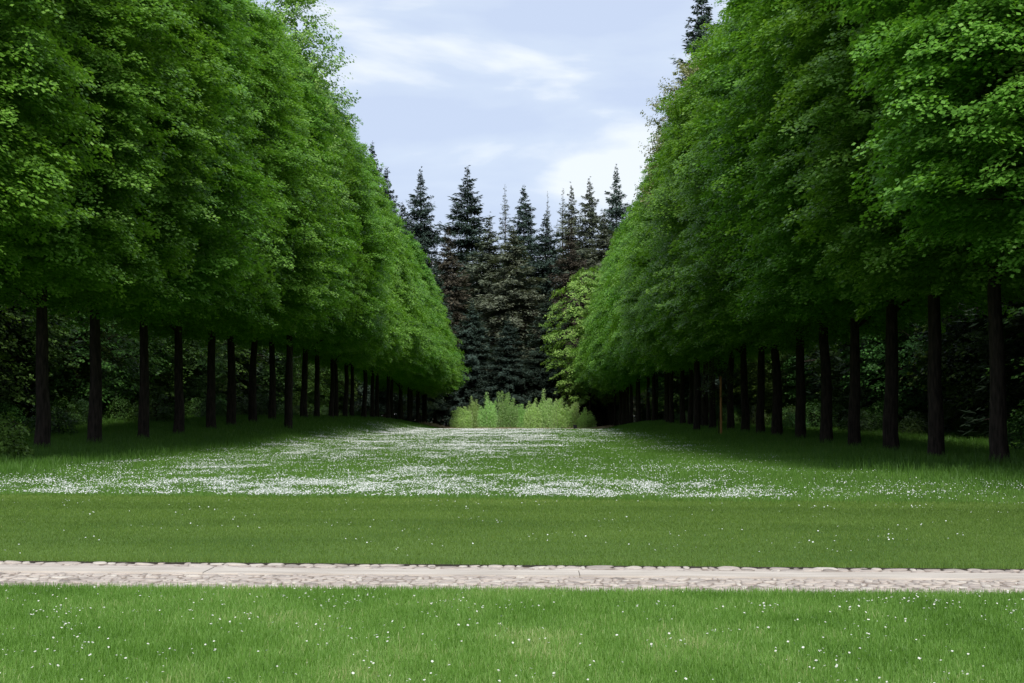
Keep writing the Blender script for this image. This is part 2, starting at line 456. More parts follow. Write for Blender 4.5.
blades('far_meadow_grass', 200000, far_strip, 0.11, 0.03, 0.5,
       lambda x, y: 0.30 + 0.35 * (fnoise(x / 2.0, y / 6, 33) - 0.5), 4,
       'grass of the far half of the meadow up to the crest')
def bank_strip(rng, n):
    y = 27 + 175 * rng.random(n) ** 1.7
    left = rng.random(n) < 0.55
    x = np.where(left, rng.uniform(-31, -9.5, n), rng.uniform(6.2, 26, n))
    return x, y
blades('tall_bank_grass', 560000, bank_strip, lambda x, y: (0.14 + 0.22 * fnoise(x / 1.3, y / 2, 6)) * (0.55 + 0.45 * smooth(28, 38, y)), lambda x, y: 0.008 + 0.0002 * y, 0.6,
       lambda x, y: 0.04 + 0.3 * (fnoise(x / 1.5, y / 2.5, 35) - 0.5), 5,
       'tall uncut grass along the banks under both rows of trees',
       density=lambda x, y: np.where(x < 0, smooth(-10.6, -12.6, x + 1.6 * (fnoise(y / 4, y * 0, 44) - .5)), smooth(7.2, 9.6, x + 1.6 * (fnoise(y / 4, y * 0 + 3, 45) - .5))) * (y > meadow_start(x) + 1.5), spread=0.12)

# ------------------------------------------------------------------ daisies
def daisies(name, x, y, r, hgt, seed, label, eye=True, group=None):
    rng = np.random.default_rng(seed)
    n = len(x)
    z = ground_z(x, y) + hgt * rng.uniform(0.7, 1.2, n)
    nrm = unit(np.stack([rng.normal(0, 0.35, n), rng.normal(-0.25, 0.35, n), np.ones(n)], -1))
    a = unit(np.cross(nrm, np.tile([[1.0, 0.2, 0.1]], (n, 1)))); b = np.cross(nrm, a)
    rr = r * rng.uniform(0.45, 1.25, n)
    c = np.stack([x, y, z], -1)
    k = 8
    th = np.linspace(0, 2 * math.pi, k, endpoint=False)
    ring = []
    for j in range(k):
        s = 1.0 if j % 2 == 0 else 0.8
        ring.append(c + rr[:, None] * s * (math.cos(th[j]) * a + math.sin(th[j]) * b) + nrm * rr[:, None] * 0.12)
    vv = np.stack([c] + ring, 1).reshape(-1, 3)
    base = np.arange(n)[:, None] * (k + 1)
    ff = np.concatenate([np.stack([base[:, 0], base[:, 0] + 1 + j, base[:, 0] + 1 + (j + 1) % k, base[:, 0] + 1 + (j + 2) % k], -1) for j in range(0, k, 2)])
    tint = np.tile(rng.random(n), k // 2)
    o = tag(link(name, mesh_from(name, vv, ff, M_petal, attr=tint)), label, 'daisies', kind='stuff')
    if eye:
        m4 = []
        for j in range(4):
            t = j * math.pi / 2
            m4.append(c + nrm * rr[:, None] * 0.2 + rr[:, None] * 0.3 * (math.cos(t) * a + math.sin(t) * b))
        link('flower_eye', mesh_from('flower_eye', np.stack(m4, 1).reshape(-1, 3), np.arange(4 * n).reshape(n, 4), M_yellow, attr=np.full(n, .5)), o)
    return o

rng = np.random.default_rng(77)
# scattered little clusters in the front lawn and the mown lawn
def clustered(nc, y0, y1, per, sp):
    yc = np.sqrt(rng.random(nc) * (y1 ** 2 - y0 ** 2) + y0 ** 2)
    xc = rng.uniform(-(VX + 20) / F, (1024 - VX + 20) / F, nc) * yc
    m = rng.poisson(per, nc) + 1
    x = np.repeat(xc, m) + rng.normal(0, sp, m.sum()); y = np.repeat(yc, m) + rng.normal(0, sp * 1.3, m.sum())
    return x, y
x1, y1 = clustered(230, 6.9, 11.2, 2.6, 0.085)
k = y1 < path_near(x1) - 0.1
daisies('front_daisies', x1[k], y1[k], 0.0070, 0.055, 1, 'few white daisies scattered in the grass in front of the path')
x1, y1 = clustered(120, 14.5, 23.5, 2.4, 0.16)
daisies('lawn_daisies', x1, y1, 0.009, 0.034, 2, 'sparse tiny daisies in the mown lawn behind the path', eye=False)
# the meadow
n = 1900000
y = 22 + (162 - 22) * rng.random(n) ** 1.15
x = rng.uniform(-17, 11, n)
s = y - meadow_start(x)
band = smooth(0.0, 0.8, s) * (1 - smooth(4.0, 9.0, s + 3 * (fnoise(x / 3, y / 3, 61) - .5)))
band *= smooth(-10.0, -5.0, x) * 0.8 + 0.2
band *= 1 - 0.88 * smooth(1.8, 5.0, x)
st = fnoise(x / 2.6, y / 4.5, 63, 4)
streak = smooth(0.47, 0.66, st)
fine = 0.08 + 1.1 * smooth(0.30, 0.8, fnoise(x / 0.5, y / 0.8, 65, 3))
side = smooth(-11.8, -9.8, x + 1.5 * (fnoise(y / 5, y * 0, 66) - .5) + 0.028 * (y - 30)) * (1 - smooth(4.5, 8.5, x + 2.0 * (fnoise(y / 5, y * 0, 67) - .5)))
lw = 1 - smooth(-3.0, 3.0, x)
meadow = (0.03 + 0.13 * lw + (0.30 + 0.22 * lw) * streak * (1 - 0.5 * smooth(-1.0, 4.0, x))) * side
dens = (0.85 * band + meadow) * fine * (s > 0) * (y < 150)
dens = dens * (1 - 0.35 * smooth(45, 75, y))
k = rng.random(n) < dens * 0.85
x, y = x[k], y[k]
near = y < 60
daisies('meadow_daisies', x[near], y[near], 0.0105 + 0.00010 * (y[near] - 25), 0.08, 3, 'white drifts of daisies in the near part of the meadow', eye=False)
daisies('far_meadow_daisies', x[~near], y[~near], 0.0135 + 0.00010 * (y[~near] - 25), 0.10, 4, 'pale streaks of daisies in the far part of the meadow', eye=False)

# ------------------------------------------------------------------ broadleaved trees
def crown_mesh(name, seed, rx, ry, z0, z1, profile, n_spray, per, leaf, mat, spray=(0.75, 0.5, 0.16), droop=0.35, lump=0.16, inner=0.25, rn=0.11, tilt=0.6):
    rng = np.random.default_rng(seed)
    ts = np.array([p[0] for p in profile]); rs = np.array([p[1] for p in profile])
    # sprays spread over the crown surface, weighted by girth
    t = rng.random(n_spray * 3); w = np.interp(t, ts, rs)
    t = t[rng.random(len(t)) < (w + 0.12) / 1.12][:n_spray]
    n = len(t)
    th = rng.uniform(0, 2 * math.pi, n)
    R = np.interp(t, ts, rs)
    lumps = 1 + lump * 2 * (fnoise(th / (2 * math.pi) * 7 % 7, t * 5 + seed, seed + 5) - 0.5) + 0.5 * lump * 2 * (vnoise(th * 4, t * 16, seed + 9) - 0.5)
    rf = np.where(rng.random(n) < inner, rng.uniform(0.25, 0.8, n), 1 - np.abs(rng.normal(0, rn, n)))
    c = np.stack([np.cos(th) * rx * R * lumps * rf, np.sin(th) * ry * R * lumps * rf, z0 + (z1 - z0) * t + rng.normal(0, 0.15, n)], -1)
    out = np.stack([np.cos(th) / rx, np.sin(th) / ry, np.zeros(n)], -1); out = unit(out)
    # a few wayward directions
    ja = rng.normal(0, 0.45, n)
    out = np.stack([out[:, 0] * np.cos(ja) - out[:, 1] * np.sin(ja), out[:, 0] * np.sin(ja) + out[:, 1] * np.cos(ja), np.zeros(n)], -1)
    lat = np.stack([-out[:, 1], out[:, 0], np.zeros(n)], -1)
    m = np.maximum(rng.poisson(per, n), 8)
    idx = np.repeat(np.arange(n), m); N = len(idx)
    size = rng.uniform(0.6, 1.35, n)[idx]
    a = rng.uniform(-1, 1, N); b = rng.uniform(-1, 1, N) * np.sqrt(np.clip(1 - 0.8 * a * a, 0.05, 1))
    dz = rng.normal(0, 1, N) * spray[2]
    tiltup = rng.normal(-0.1, 0.22, n)[idx]
    pos = c[idx] + out[idx] * (a * spray[0] * size)[:, None] + lat[idx] * (b * spray[1] * size)[:, None]
    pos[:, 2] += dz * size + tiltup * a * spray[0] - droop * (np.clip(a + 0.6, 0, None) ** 2) * size * 0.45 - 0.22 * b * b * size
    # leaves lie roughly flat, tips out and down
    nrm = unit(np.stack([rng.normal(0, 0.42, N), rng.normal(0, 0.42, N), np.ones(N)], -1) + out[idx] * (tilt + 0.3 * np.clip(a, 0, 1))[:, None])
    d0 = unit(out[idx] + rng.normal(0, 0.7, (N, 3)) + np.array([0, 0, -0.25]))
    along = unit(d0 - nrm * (d0 * nrm).sum(1, keepdims=True))
    side = np.cross(nrm, along)
    ls = leaf * rng.uniform(0.65, 1.25, N)
    v, f = quads_from_frames(pos, along, side, ls, ls * 0.88)
    young = np.clip((a - 0.35), 0, 1) * 0.35
    tint = np.clip(rng.normal(0.45, 0.16, N) + young + rng.normal(0, 0.1, n)[idx], 0, 1)
    return mesh_from(name, v, f, mat, attr=tint)

def trunk_mesh(name, seed, h, r0, crown_r, limb_z0, mat, nl=12, lean=0.15, seg=12, up=(0.5, 1.1)):
    rng = np.random.default_rng(seed)
    k = 16
    z = np.linspace(-0.25, h, k)
    wob = np.cumsum(rng.normal(0, 0.035, (k, 2)), 0) + np.outer(z / h, rng.normal(0, lean, 2))
    wob -= wob[1]
    pts = np.stack([wob[:, 0], wob[:, 1], z], -1)
    rad = r0 * (1 - 0.86 * (np.clip(z, 0, None) / h) ** 0.8) + r0 * 0.5 * np.exp(-np.clip(z + 0.25, 0, None) / 0.28)
    # even spacing lower down so the butt flare is round
    zz = np.concatenate([[-0.25, 0.0, 0.15, 0.35, 0.7], np.linspace(1.2, h, 16)])
    P = np.stack([np.interp(zz, z, pts[:, 0]), np.interp(zz, z, pts[:, 1]), zz], -1)
    Rr = r0 * (1 - 0.86 * (np.clip(zz, 0, None) / h) ** 0.8) + r0 * 0.42 * np.exp(-np.clip(zz + 0.25, 0, None) / 0.3)
    parts = [tube(P, Rr, seg, seed, 0.035)]
    for i in range(nl):
        zb = limb_z0 + (h * 0.85 - limb_z0) * (i + rng.uniform(0, 0.8)) / nl
        th = i * 2.4 + rng.uniform(-0.4, 0.4)
        L_ = crown_r * (1 - 0.5 * (zb / h) ** 2) * rng.uniform(0.6, 0.95)
        rb = r0 * 0.34 * (1 - 0.6 * zb / h)
        bx, by = np.interp(zb, zz, P[:, 0]), np.interp(zb, zz, P[:, 1])
        s = np.linspace(0, 1, 7)
        rise = rng.uniform(*up) * L_
        lx = np.cos(th) * L_ * s; ly = np.sin(th) * L_ * s
        lz = rise * (s ** 0.85) - 0.12 * L_ * s ** 2
        bend = np.cumsum(rng.normal(0, 0.07, (7, 3)), 0) * s[:, None]
        lp = np.stack([bx + lx, by + ly, zb + lz], -1) + bend
        parts.append(tube(lp, rb * (1 - 0.85 * s) + 0.008, 7, seed + i))
        for q in range(3):
            j = 2 + q
            d = unit(np.array([[math.cos(th + (-1) ** q * 0.8), math.sin(th + (-1) ** q * 0.8), rng.uniform(0.0, 0.6)]]))[0]
            ss = np.linspace(0, 1, 4)[:, None]
            parts.append(tube(lp[j] + d * ss * L_ * 0.4 + np.cumsum(rng.normal(0, 0.05, (4, 3)), 0) * ss, rb * 0.4 * (1 - 0.8 * ss[:, 0]) + 0.006, 5, seed + 50 + i))
    v, f = merge(parts)
    return mesh_from(name, v, f, mat, smooth_shade=True)

NEAR_PROFILE = [(0, 0.42), (0.04, 0.75), (0.1, 0.97), (0.25, 1.0), (0.5, 0.95), (0.7, 0.80), (0.85, 0.60), (0.95, 0.34), (1.0, 0.1)]
FAR_PROFILE = [(0, 0.5), (0.04, 0.8), (0.1, 1.0), (0.2, 0.98), (0.4, 0.80), (0.6, 0.60), (0.8, 0.38), (0.93, 0.19), (1.0, 0.05)]
near_lindens, far_lindens = [], []
for i in range(4):
    cm = crown_mesh('crown', 100 + i, 5.0, 3.75, 5.4, 24.0, NEAR_PROFILE, 1500, 215, 0.118, M_linden, (0.88, 0.56, 0.075), lump=0.30, inner=0.14, rn=0.15, tilt=0.5)
    near_lindens.append((trunk_mesh('trunk', 200 + i, 19, 0.25, 4.4, 4.6, M_bark), cm))
for i in range(3):
    cm = crown_mesh('crown', 120 + i, 5.0, 3.8, 5.0, 22.5, FAR_PROFILE, 1000, 165, 0.15, M_linden, (0.86, 0.55, 0.10), lump=0.32, inner=0.16, rn=0.17, tilt=0.5)
    far_lindens.append((trunk_mesh('trunk', 220 + i, 17, 0.24, 4.0, 4.2, M_bark), cm))

def tree(name, meshes, loc, rz, sc, label, cat='tree', group=None):
    r = empty(name, loc, rz, sc)
    tag(r, label, cat, group)
    link('trunk', meshes[0], r); link('crown', meshes[1], r)
    return r

ORD = ['nearest', 'second', 'third', 'fourth', 'fifth', 'sixth', 'seventh', 'eighth', 'ninth', 'tenth', 'eleventh', 'twelfth', 'thirteenth', 'fourteenth', 'fifteenth',
       'sixteenth', 'seventeenth', 'eighteenth', 'nineteenth', 'twentieth', 'twenty-first', 'twenty-second', 'twenty-third', 'twenty-fourth', 'twenty-fifth', 'twenty-sixth',
       'twenty-seventh', 'twenty-eighth', 'twenty-ninth', 'thirtieth', 'thirty-first', 'thirty-second', 'thirty-third', 'thirty-fourth', 'thirty-fifth', 'thirty-sixth',
       'thirty-seventh', 'thirty-eighth', 'thirty-ninth', 'fortieth', 'forty-first', 'forty-second', 'forty-third', 'forty-fourth', 'forty-fifth']
rnd = random.Random(4)
def row(side, X, y_first, step, n, before, word, measured):
    for i in range(-before, n):
        y_ = y_first + i * step + rnd.uniform(-0.35, 0.35)
        x_ = X + rnd.uniform(-0.3, 0.3)
        if 0 <= i < len(measured):
            y_ = X * F / (measured[i] - VX); x_ = X
        far_ = i >= (11 if X < 0 else 13); s_ = rnd.uniform(0.92, 1.07)
        hz = ((1.02 - 0.05 * min(1, (i - 11) / 14)) if X < 0 else (1.07 + 0.06 * min(1, (i - 13) / 20))) if far_ else (0.94 if X < 0 else 0.92)
        if far_: x_ += rnd.uniform(-0.4, 0.4); hz *= rnd.uniform(0.93, 1.05)
        if i < 0:
            lab = f'leafy linden crown hanging in at the upper {word} corner, its trunk outside the picture'
            if before > 1:
                lab = (['leafy linden crown just in front of the first visible trunk, at the %s edge', 'leafy linden crown filling the extreme upper %s corner'][-i - 1]) % word
        elif i == 0:
            lab = f'green linden with a thick dark trunk, nearest visible trunk of the {word} row'
        else:
            lab = f'green linden, {ORD[i]} trunk from the near end of the {word} row'
        rz = rnd.choice([0, math.pi]) + rnd.uniform(-0.25, 0.25)
        tree('linden_tree', (rnd.choice(far_lindens) if far_ else rnd.choice(near_lindens)), (x_, y_, float(ground_z(x_, y_))), rz,
             (s_ * rnd.uniform(0.96, 1.04), s_, hz * rnd.uniform(0.96, 1.04)), lab, 'linden tree', f'linden trees of the {word} row')
row('l', -15.9, 48.4, 6.07, 29, 2, 'left', [42, 94, 143, 179, 210, 231, 252, 272, 288, 303])
row('r', 11.9, 38.8, 6.07, 43, 1, 'right', [995, 934, 888, 852, 825, 799, 776, 759, 745, 730])

# young staked tree standing in the right row
SX = (718 - VX) / F
yy = 84.0; xx = SX * yy
zt = float(ground_z(xx, yy))
st = empty('staked_sapling', (xx, yy, zt))
tag(st, 'thin young tree tied to an orange-brown stake between the trunks of the right row', 'sapling')
link('trunk', trunk_mesh('trunk', 900, 4.2, 0.028, 0.8, 2.2, M_bark, 5, 0.02, 8), st)
link('crown', crown_mesh('crown', 901, 0.9, 0.9, 2.2, 5.0, [(0, .4), (.4, 1), (1, .2)], 40, 40, 0.09, M_wood_leaf, (0.3, 0.25, 0.06)), st)
v, f = tube([(0.12, -0.12, -0.3), (0.115, -0.12, 1.5), (0.12, -0.12, 3.3)], [0.065, 0.062, 0.06], 8)
link('stake', mesh_from('stake', v, f, M_stake), st)

# ------------------------------------------------------------------ conifers
def conifer_meshes(seed, H, rmax, mat, z_low=3.0, whorl=0.62, twig=0.55, bare_top=0.0, fill=1.0, droop=0.25, peak=1.0):
    rng = np.random.default_rng(seed)
    pos, al, sd_, le, wi, ti = [], [], [], [], [], []
    limb_parts = []
    z = z_low
    k = 0
    while z < H - 0.4:
        t = (H - z) / (H - z_low)                        # 0 at the tip
        R = rmax * min(1.0, (t * 1.7) ** 1.05) * (1 - 0.25 * max(0, t - 0.6) / 0.4)
        nb = rng.integers(5, 8)
        a0 = rng.uniform(0, 6.28)
        bigness = rng.uniform(0.7, 1.15)
        for b in range(nb):
            if rng.random() > fill: continue
            th = a0 + b * 6.283 / nb + rng.normal(0, 0.2)
            dzb = rng.normal(0, whorl * 0.8)
            L_ = max(0.25, R * bigness * rng.uniform(0.5, 1.2))
            up = 0.45 * (1 - t * 2.2) if t < 0.45 else -0.12
            nt_ = max(8, int(L_ * 32))
            s = rng.random(nt_) ** 0.8
            out = np.array([math.cos(th), math.sin(th), 0.0]); lat = np.array([-math.sin(th), math.cos(th), 0.0])
            zz_ = z + dzb + L_ * (up * s - droop * s ** 1.5 + 0.16 * s ** 4)
            spread = (1 - s) ** 0.6 * min(L_ * 0.32, 1.2) + 0.08
            off = rng.uniform(-1, 1, nt_) * spread
            c = out * (L_ * s)[:, None] + lat * off[:, None]
            c[:, 2] = zz_ - 0.12 * np.abs(off) + rng.normal(0, 0.05 + 0.05 * L_, nt_)
            pos.append(c)
            d = out[None] * rng.uniform(0.5, 1.1, nt_)[:, None] + lat[None] * (np.sign(off) * rng.uniform(0.1, 0.9, nt_))[:, None] + np.array([0, 0, 1.0])[None] * rng.normal(-0.18, 0.25, nt_)[:, None]
            al.append(unit(d)); le.append(twig * rng.uniform(0.5, 1.2, nt_) * min(1.0, 0.30 + L_ * 0.22))
            wi.append(twig * 0.30 * rng.uniform(0.6, 1.2, nt_))
            ti.append(np.clip(0.38 + 0.25 * s + rng.normal(0, 0.10, nt_), 0, 1))
            if L_ > 0.8:
                ss = np.linspace(0, 0.9, 5)
                lp = out[None] * (L_ * ss)[:, None]
                lp[:, 2] = z + dzb + L_ * (up * ss - droop * ss ** 1.5 + 0.16 * ss ** 4) - 0.03
                limb_parts.append(tube(lp, 0.012 * L_ * (1 - 0.8 * ss) + 0.01, 4))
        z += whorl * rng.uniform(0.7, 1.3) * (0.6 + 0.4 * min(1, t * 3)); k += 1
    pos = np.concatenate(pos); al = np.concatenate(al); le = np.concatenate(le); wi = np.concatenate(wi); ti = np.concatenate(ti)
    # leader shoot
    n = len(pos)
    nrm = unit(rng.normal(0, 0.3, (n, 3)) + np.array([0, -0.0, 1.0]) + unit(pos * np.array([1, 1, 0])) * 0.55); side = unit(np.cross(nrm, al))
    v, f = quads_from_frames(pos, al, side, le, wi)
    crown = mesh_from('crown', v, f, mat, attr=ti)
    zz = np.concatenate([[-0.3, 0, 0.4, 1.0], np.linspace(2, H, 12)])
    wob = rng.normal(0, 0.03, (len(zz), 2))
    tp = tube(np.stack([wob[:, 0], wob[:, 1], zz], -1), 0.011 * H * (1 - 0.96 * np.clip(zz, 0, None) / H) * (1 + 0.4 * np.exp(-np.clip(zz, 0, None) / 0.4)), 10, seed, 0.03)
    v, f = merge([tp] + limb_parts)
    return (mesh_from('trunk', v, f, M_cbark, smooth_shade=True), crown)

con_dark = [conifer_meshes(300 + i, 44, 7.8, M_needle, 4, whorl=0.55, twig=0.8) for i in range(3)]
con_thin = conifer_meshes(310, 44, 5.0, M_needle_olive, 6, whorl=0.8, twig=0.6, fill=0.7)
con_olive = [conifer_meshes(320 + i, 44, 8.8, M_needle_olive, 4, whorl=0.7, twig=0.85, droop=0.38) for i in range(2)]
con_brown = conifer_meshes(330, 44, 7.2, M_needle_brown, 4, whorl=0.7, twig=0.75)

def conifer(px_, ytop, y_, meshes, label, widen=1.0, group='tall conifers closing the view at the end of the avenue'):
    x_ = (px_ - VX) / F * y_
    zg = float(ground_z(x_, y_))
    H = (VY - ytop) / F * y_ + EYE - zg
    s_ = H / 44.0
    return tree('conifer_tree', meshes, (x_, y_, zg), rnd.uniform(0, 6.28), (s_ * widen, s_ * widen, s_), label, 'conifer', group)

D, O = con_dark, con_olive
front = [
    (385, 164, 292, D[0], 'dark conifer tip just above the left row, leftmost on the skyline', 0.9),
    (420, 167, 280, D[1], 'dark conifer with a slim ragged tip just right of the left row', 0.95),
    (467, 165, 270, D[2], 'tallest dark conifer with wide upturned branches, left of the centre', 1.2),
    (505, 184, 290, con_thin, 'thin see-through conifer tip between two dark ones', 0.9),
    (524, 183, 275, D[0], 'dark pointed conifer in the middle of the skyline', 1.0),
    (548, 191, 285, con_thin, 'slender small-tipped conifer right of the middle dark one', 0.55),
    (563, 188, 300, con_thin, 'pale feathery conifer top left of the twin olive conifers', 0.9),
    (572, 184, 282, O[0], 'olive conifer, left one of a close pair on the right skyline', 0.8),
    (590, 177, 278, O[1], 'olive conifer, right one of a close pair on the right skyline', 0.85),
    (617, 165, 290, D[1], 'dark slim conifer standing apart beside the right row', 0.85),
    (640, 192, 300, D[2], 'dark conifer tip half hidden behind the edge of the right row', 0.9),
]
for a in front:
    conifer(*a[:5], widen=a[5])
mid = [
    (402, 200, 262, D[0], 'dark conifer half hidden behind the end of the left row', 0.9),
    (448, 226, 250, con_brown, 'brownish conifer in front of the tallest dark one', 1.1),
    (489, 214, 258, O[0], 'olive conifer with long sweeping boughs left of the centre', 1.1),
    (513, 226, 250, O[1], 'broad olive conifer with drooping boughs in the centre', 1.25),
    (546, 212, 260, D[1], 'dark middle conifer standing behind the young trees', 1.1),
    (571, 224, 250, con_brown, 'brownish conifer left of the pale green maple', 1.05),
    (604, 212, 258, O[0], 'olive conifer behind the pale green maple', 1.0),
    (435, 262, 240, D[2], 'low dark conifer beside the grey-green tree at the left row', 1.0),
    (548, 292, 236, D[0], 'low dark conifer in front, right of the centre', 1.3),
    (472, 300, 238, D[1], 'low dark conifer in front, left of the centre', 1.3),
    (508, 315, 234, D[2], 'lowest dark conifer right behind the young trees', 1.4),
]
for a in mid:
    conifer(*a[:5], widen=a[5] * 1.15)
# taller ones behind the rows
conifer(704, -30, 150, D[2], 'dark conifer top poking out above the right row at the upper edge', 0.85, 'conifers beyond the rows of lindens')
conifer(371, 138, 205, D[0], 'dark conifer tip rising behind the slope of the left row', 0.75, 'conifers beyond the rows of lindens')
conifer(362, 170, 225, D[1], 'dark conifer hidden low behind the slope of the left row', 0.8, 'conifers beyond the rows of lindens')

# pale maple, grey-green tree and copper tree
def px_loc(px_, y_):
    x_ = (px_ - VX) / F * y_
    return (x_, y_, float(ground_z(x_, y_)))
PM = [(0, 0.5), (0.2, 0.9), (0.5, 1.0), (0.8, 0.75), (1, 0.2)]
mp = (trunk_mesh('trunk', 400, 20, 0.26, 6, 4, M_bark), crown_mesh('crown', 401, 7.0, 5, 4, 24.5, PM, 520, 60, 0.24, M_maple, (0.85, 0.65, 0.12), lump=0.35, inner=0.3))
tree('maple_tree', mp, px_loc(590, 226), 0.3, 1.0, 'pale yellow-green maple in front of the conifers, left of the right row', 'maple')
gm = (trunk_mesh('trunk', 402, 15, 0.2, 4, 4, M_bark), crown_mesh('crown', 403, 4.2, 4.2, 2, 21.5, PM, 380, 55, 0.2, M_grey_leaf, (0.7, 0.5, 0.12), lump=0.25))
tree('poplar_tree', gm, px_loc(420, 228), 0.3, 1.0, 'grey-green leafy tree peeping out at the end of the left row', 'poplar')

# upright tips: beech behind the left row, copper-tinged tree in the right row
def tip_crown(seed, H, R, mat, z0):
    return (trunk_mesh('trunk', seed, H * 0.93, 0.25, R, 5, M_bark, 22, 0.1, 10, (1.2, 2.0)), crown_mesh('crown', seed + 1, R, R, z0, H, [(0, .6), (.5, 1), (.8, .8), (1, .25)], 900, 60, 0.15, mat, (0.95, 0.24, 0.1), droop=-0.5, lump=0.3, inner=0.5))
bl = tip_crown(500, 26, 3.4, M_wood_leaf, 8)
cl = tip_crown(510, 25, 3.2, M_copper, 9)
def place_tip(m, px_, ytop, y_, H, name, label, cat):
    x_ = (px_ - VX) / F * y_; zg = float(ground_z(x_, y_)); s_ = ((VY - ytop) / F * y_ + EYE - zg) / H
    tree(name, m, (x_, y_, zg), 0.4, (0.9, 0.9, s_), label, cat)
bl[1].materials[0] = M_maple
place_tip(bl, 288, -22, 84, 26, 'beech_tree', 'beech with spiky upright twigs sticking out above the left row against the sky', 'beech')
place_tip(cl, 696, 62, 98, 25, 'copper_tree', 'tree with copper-tinged young leaves sticking out of the right row against the sky', 'tree')

# ------------------------------------------------------------------ woods behind the rows
WP = [(0, 0.55), (0.15, 0.95), (0.45, 1.0), (0.75, 0.75), (1, 0.15)]
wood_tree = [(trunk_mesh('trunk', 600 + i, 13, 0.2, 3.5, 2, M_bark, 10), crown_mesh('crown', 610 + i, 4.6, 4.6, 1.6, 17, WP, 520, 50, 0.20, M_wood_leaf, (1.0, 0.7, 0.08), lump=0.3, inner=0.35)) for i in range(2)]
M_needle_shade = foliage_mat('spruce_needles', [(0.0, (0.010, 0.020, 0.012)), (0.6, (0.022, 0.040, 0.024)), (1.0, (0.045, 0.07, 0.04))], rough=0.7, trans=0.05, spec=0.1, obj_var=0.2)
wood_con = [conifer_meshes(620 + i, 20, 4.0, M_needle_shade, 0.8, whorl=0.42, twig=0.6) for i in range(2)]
def wood(side, x_in, x_out, y0, y1, step, word):
    y_ = y0
    while y_ < y1:
        for q, xo in enumerate(np.linspace(x_in, x_out, 3)):
            x_ = side * (xo + rnd.uniform(-1.2, 1.2)); yy_ = y_ + rnd.uniform(-2, 2) + q * 1.7
            leafy = rnd.random() < (0.65 if q == 0 else 0.25)
            ms = wood_tree[rnd.randrange(2)] if leafy else wood_con[rnd.randrange(2)]
            s_ = rnd.uniform(0.75, 1.05)
            if leafy:
                tree('woodland_tree', ms, (x_, yy_, float(ground_z(x_, yy_))), rnd.uniform(0, 6.28), s_,
                     f'shaded leafy woodland tree in the dark behind the {word} row of lindens', 'tree', f'leafy woodland trees behind the {word} row')
            else:
                tree('spruce_tree', ms, (x_, yy_, float(ground_z(x_, yy_))), rnd.uniform(0, 6.28), s_,
                     f'dark shaded spruce in the wood behind the {word} row of lindens', 'spruce', f'dark spruces behind the {word} row')
        y_ += step
wood(-1, 28, 41, 50, 250, 6.0, 'left')
wood(1, 23.5, 36, 18, 290, 6.0, 'right')

for x_, yy_, s_ in ((15.5, 25.0, 0.95), (17.5, 31.0, 1.05), (15.0, 19.0, 0.9)):  # unseen trees right of the view, added to cast shade on the right bank
    tree('woodland_tree', wood_tree[0], (x_, yy_, float(ground_z(x_, yy_))), x_, s_,  # added shade tree, shares the name and mesh of the woodland trees
         'unseen leafy tree off to the right, added to shade the right bank', 'tree', 'leafy woodland trees behind the right row')

# shrubs on the wood edge
shrub = [(trunk_mesh('stem', 700 + i, 1.1, 0.035, 0.8, 0.1, M_bark, 9, 0.05, 6), crown_mesh('foliage', 710 + i, 1.25, 1.25, 0.05, 1.7, [(0, .9), (.5, 1), (1, .3)], 130, 34, 0.11, M_wood_leaf, (0.35, 0.3, 0.08), lump=0.35)) for i in range(2)]
def bush(name, ms, loc, rz, sc, label, cat, group=None):
    r = empty(name, loc, rz, sc); tag(r, label, cat, group)
    link('stem', ms[0], r); link('foliage', ms[1], r)
    return r
for side, xa, xb, word, y0 in ((-1, 20, 28, 'left', 52), (1, 16, 24, 'right', 40)):
    y_ = y0
    while y_ < 190:
        x_ = side * rnd.uniform(xa, xb)
        bush('woodland_shrub', shrub[rnd.randrange(2)], (x_, y_, float(ground_z(x_, y_))), rnd.uniform(0, 6.28), rnd.uniform(0.6, 1.05),
             f'low shaded shrub growing on the ground behind the {word} row of trunks', 'shrub', f'low shrubs behind the {word} row')
        y_ += rnd.uniform(1.8, 3.8)
x_, y_, z_ = px_loc(-4, 41)
M_shr = foliage_mat('edge_shrub_leaves', [(0.0, (0.06, 0.12, 0.02)), (0.6, (0.11, 0.22, 0.035)), (1.0, (0.2, 0.34, 0.07))])
es = crown_mesh('foliage', 720, 0.9, 0.9, 0.05, 1.15, [(0, .8), (.5, 1), (1, .3)], 90, 40, 0.09, M_shr, (0.3, 0.25, 0.06), lump=0.3)
bush('edge_shrub', (shrub[0][0], es), (x_, y_, z_), 0, 1.0, 'light green shrub at the left edge of the picture beside the nearest trunk', 'shrub')

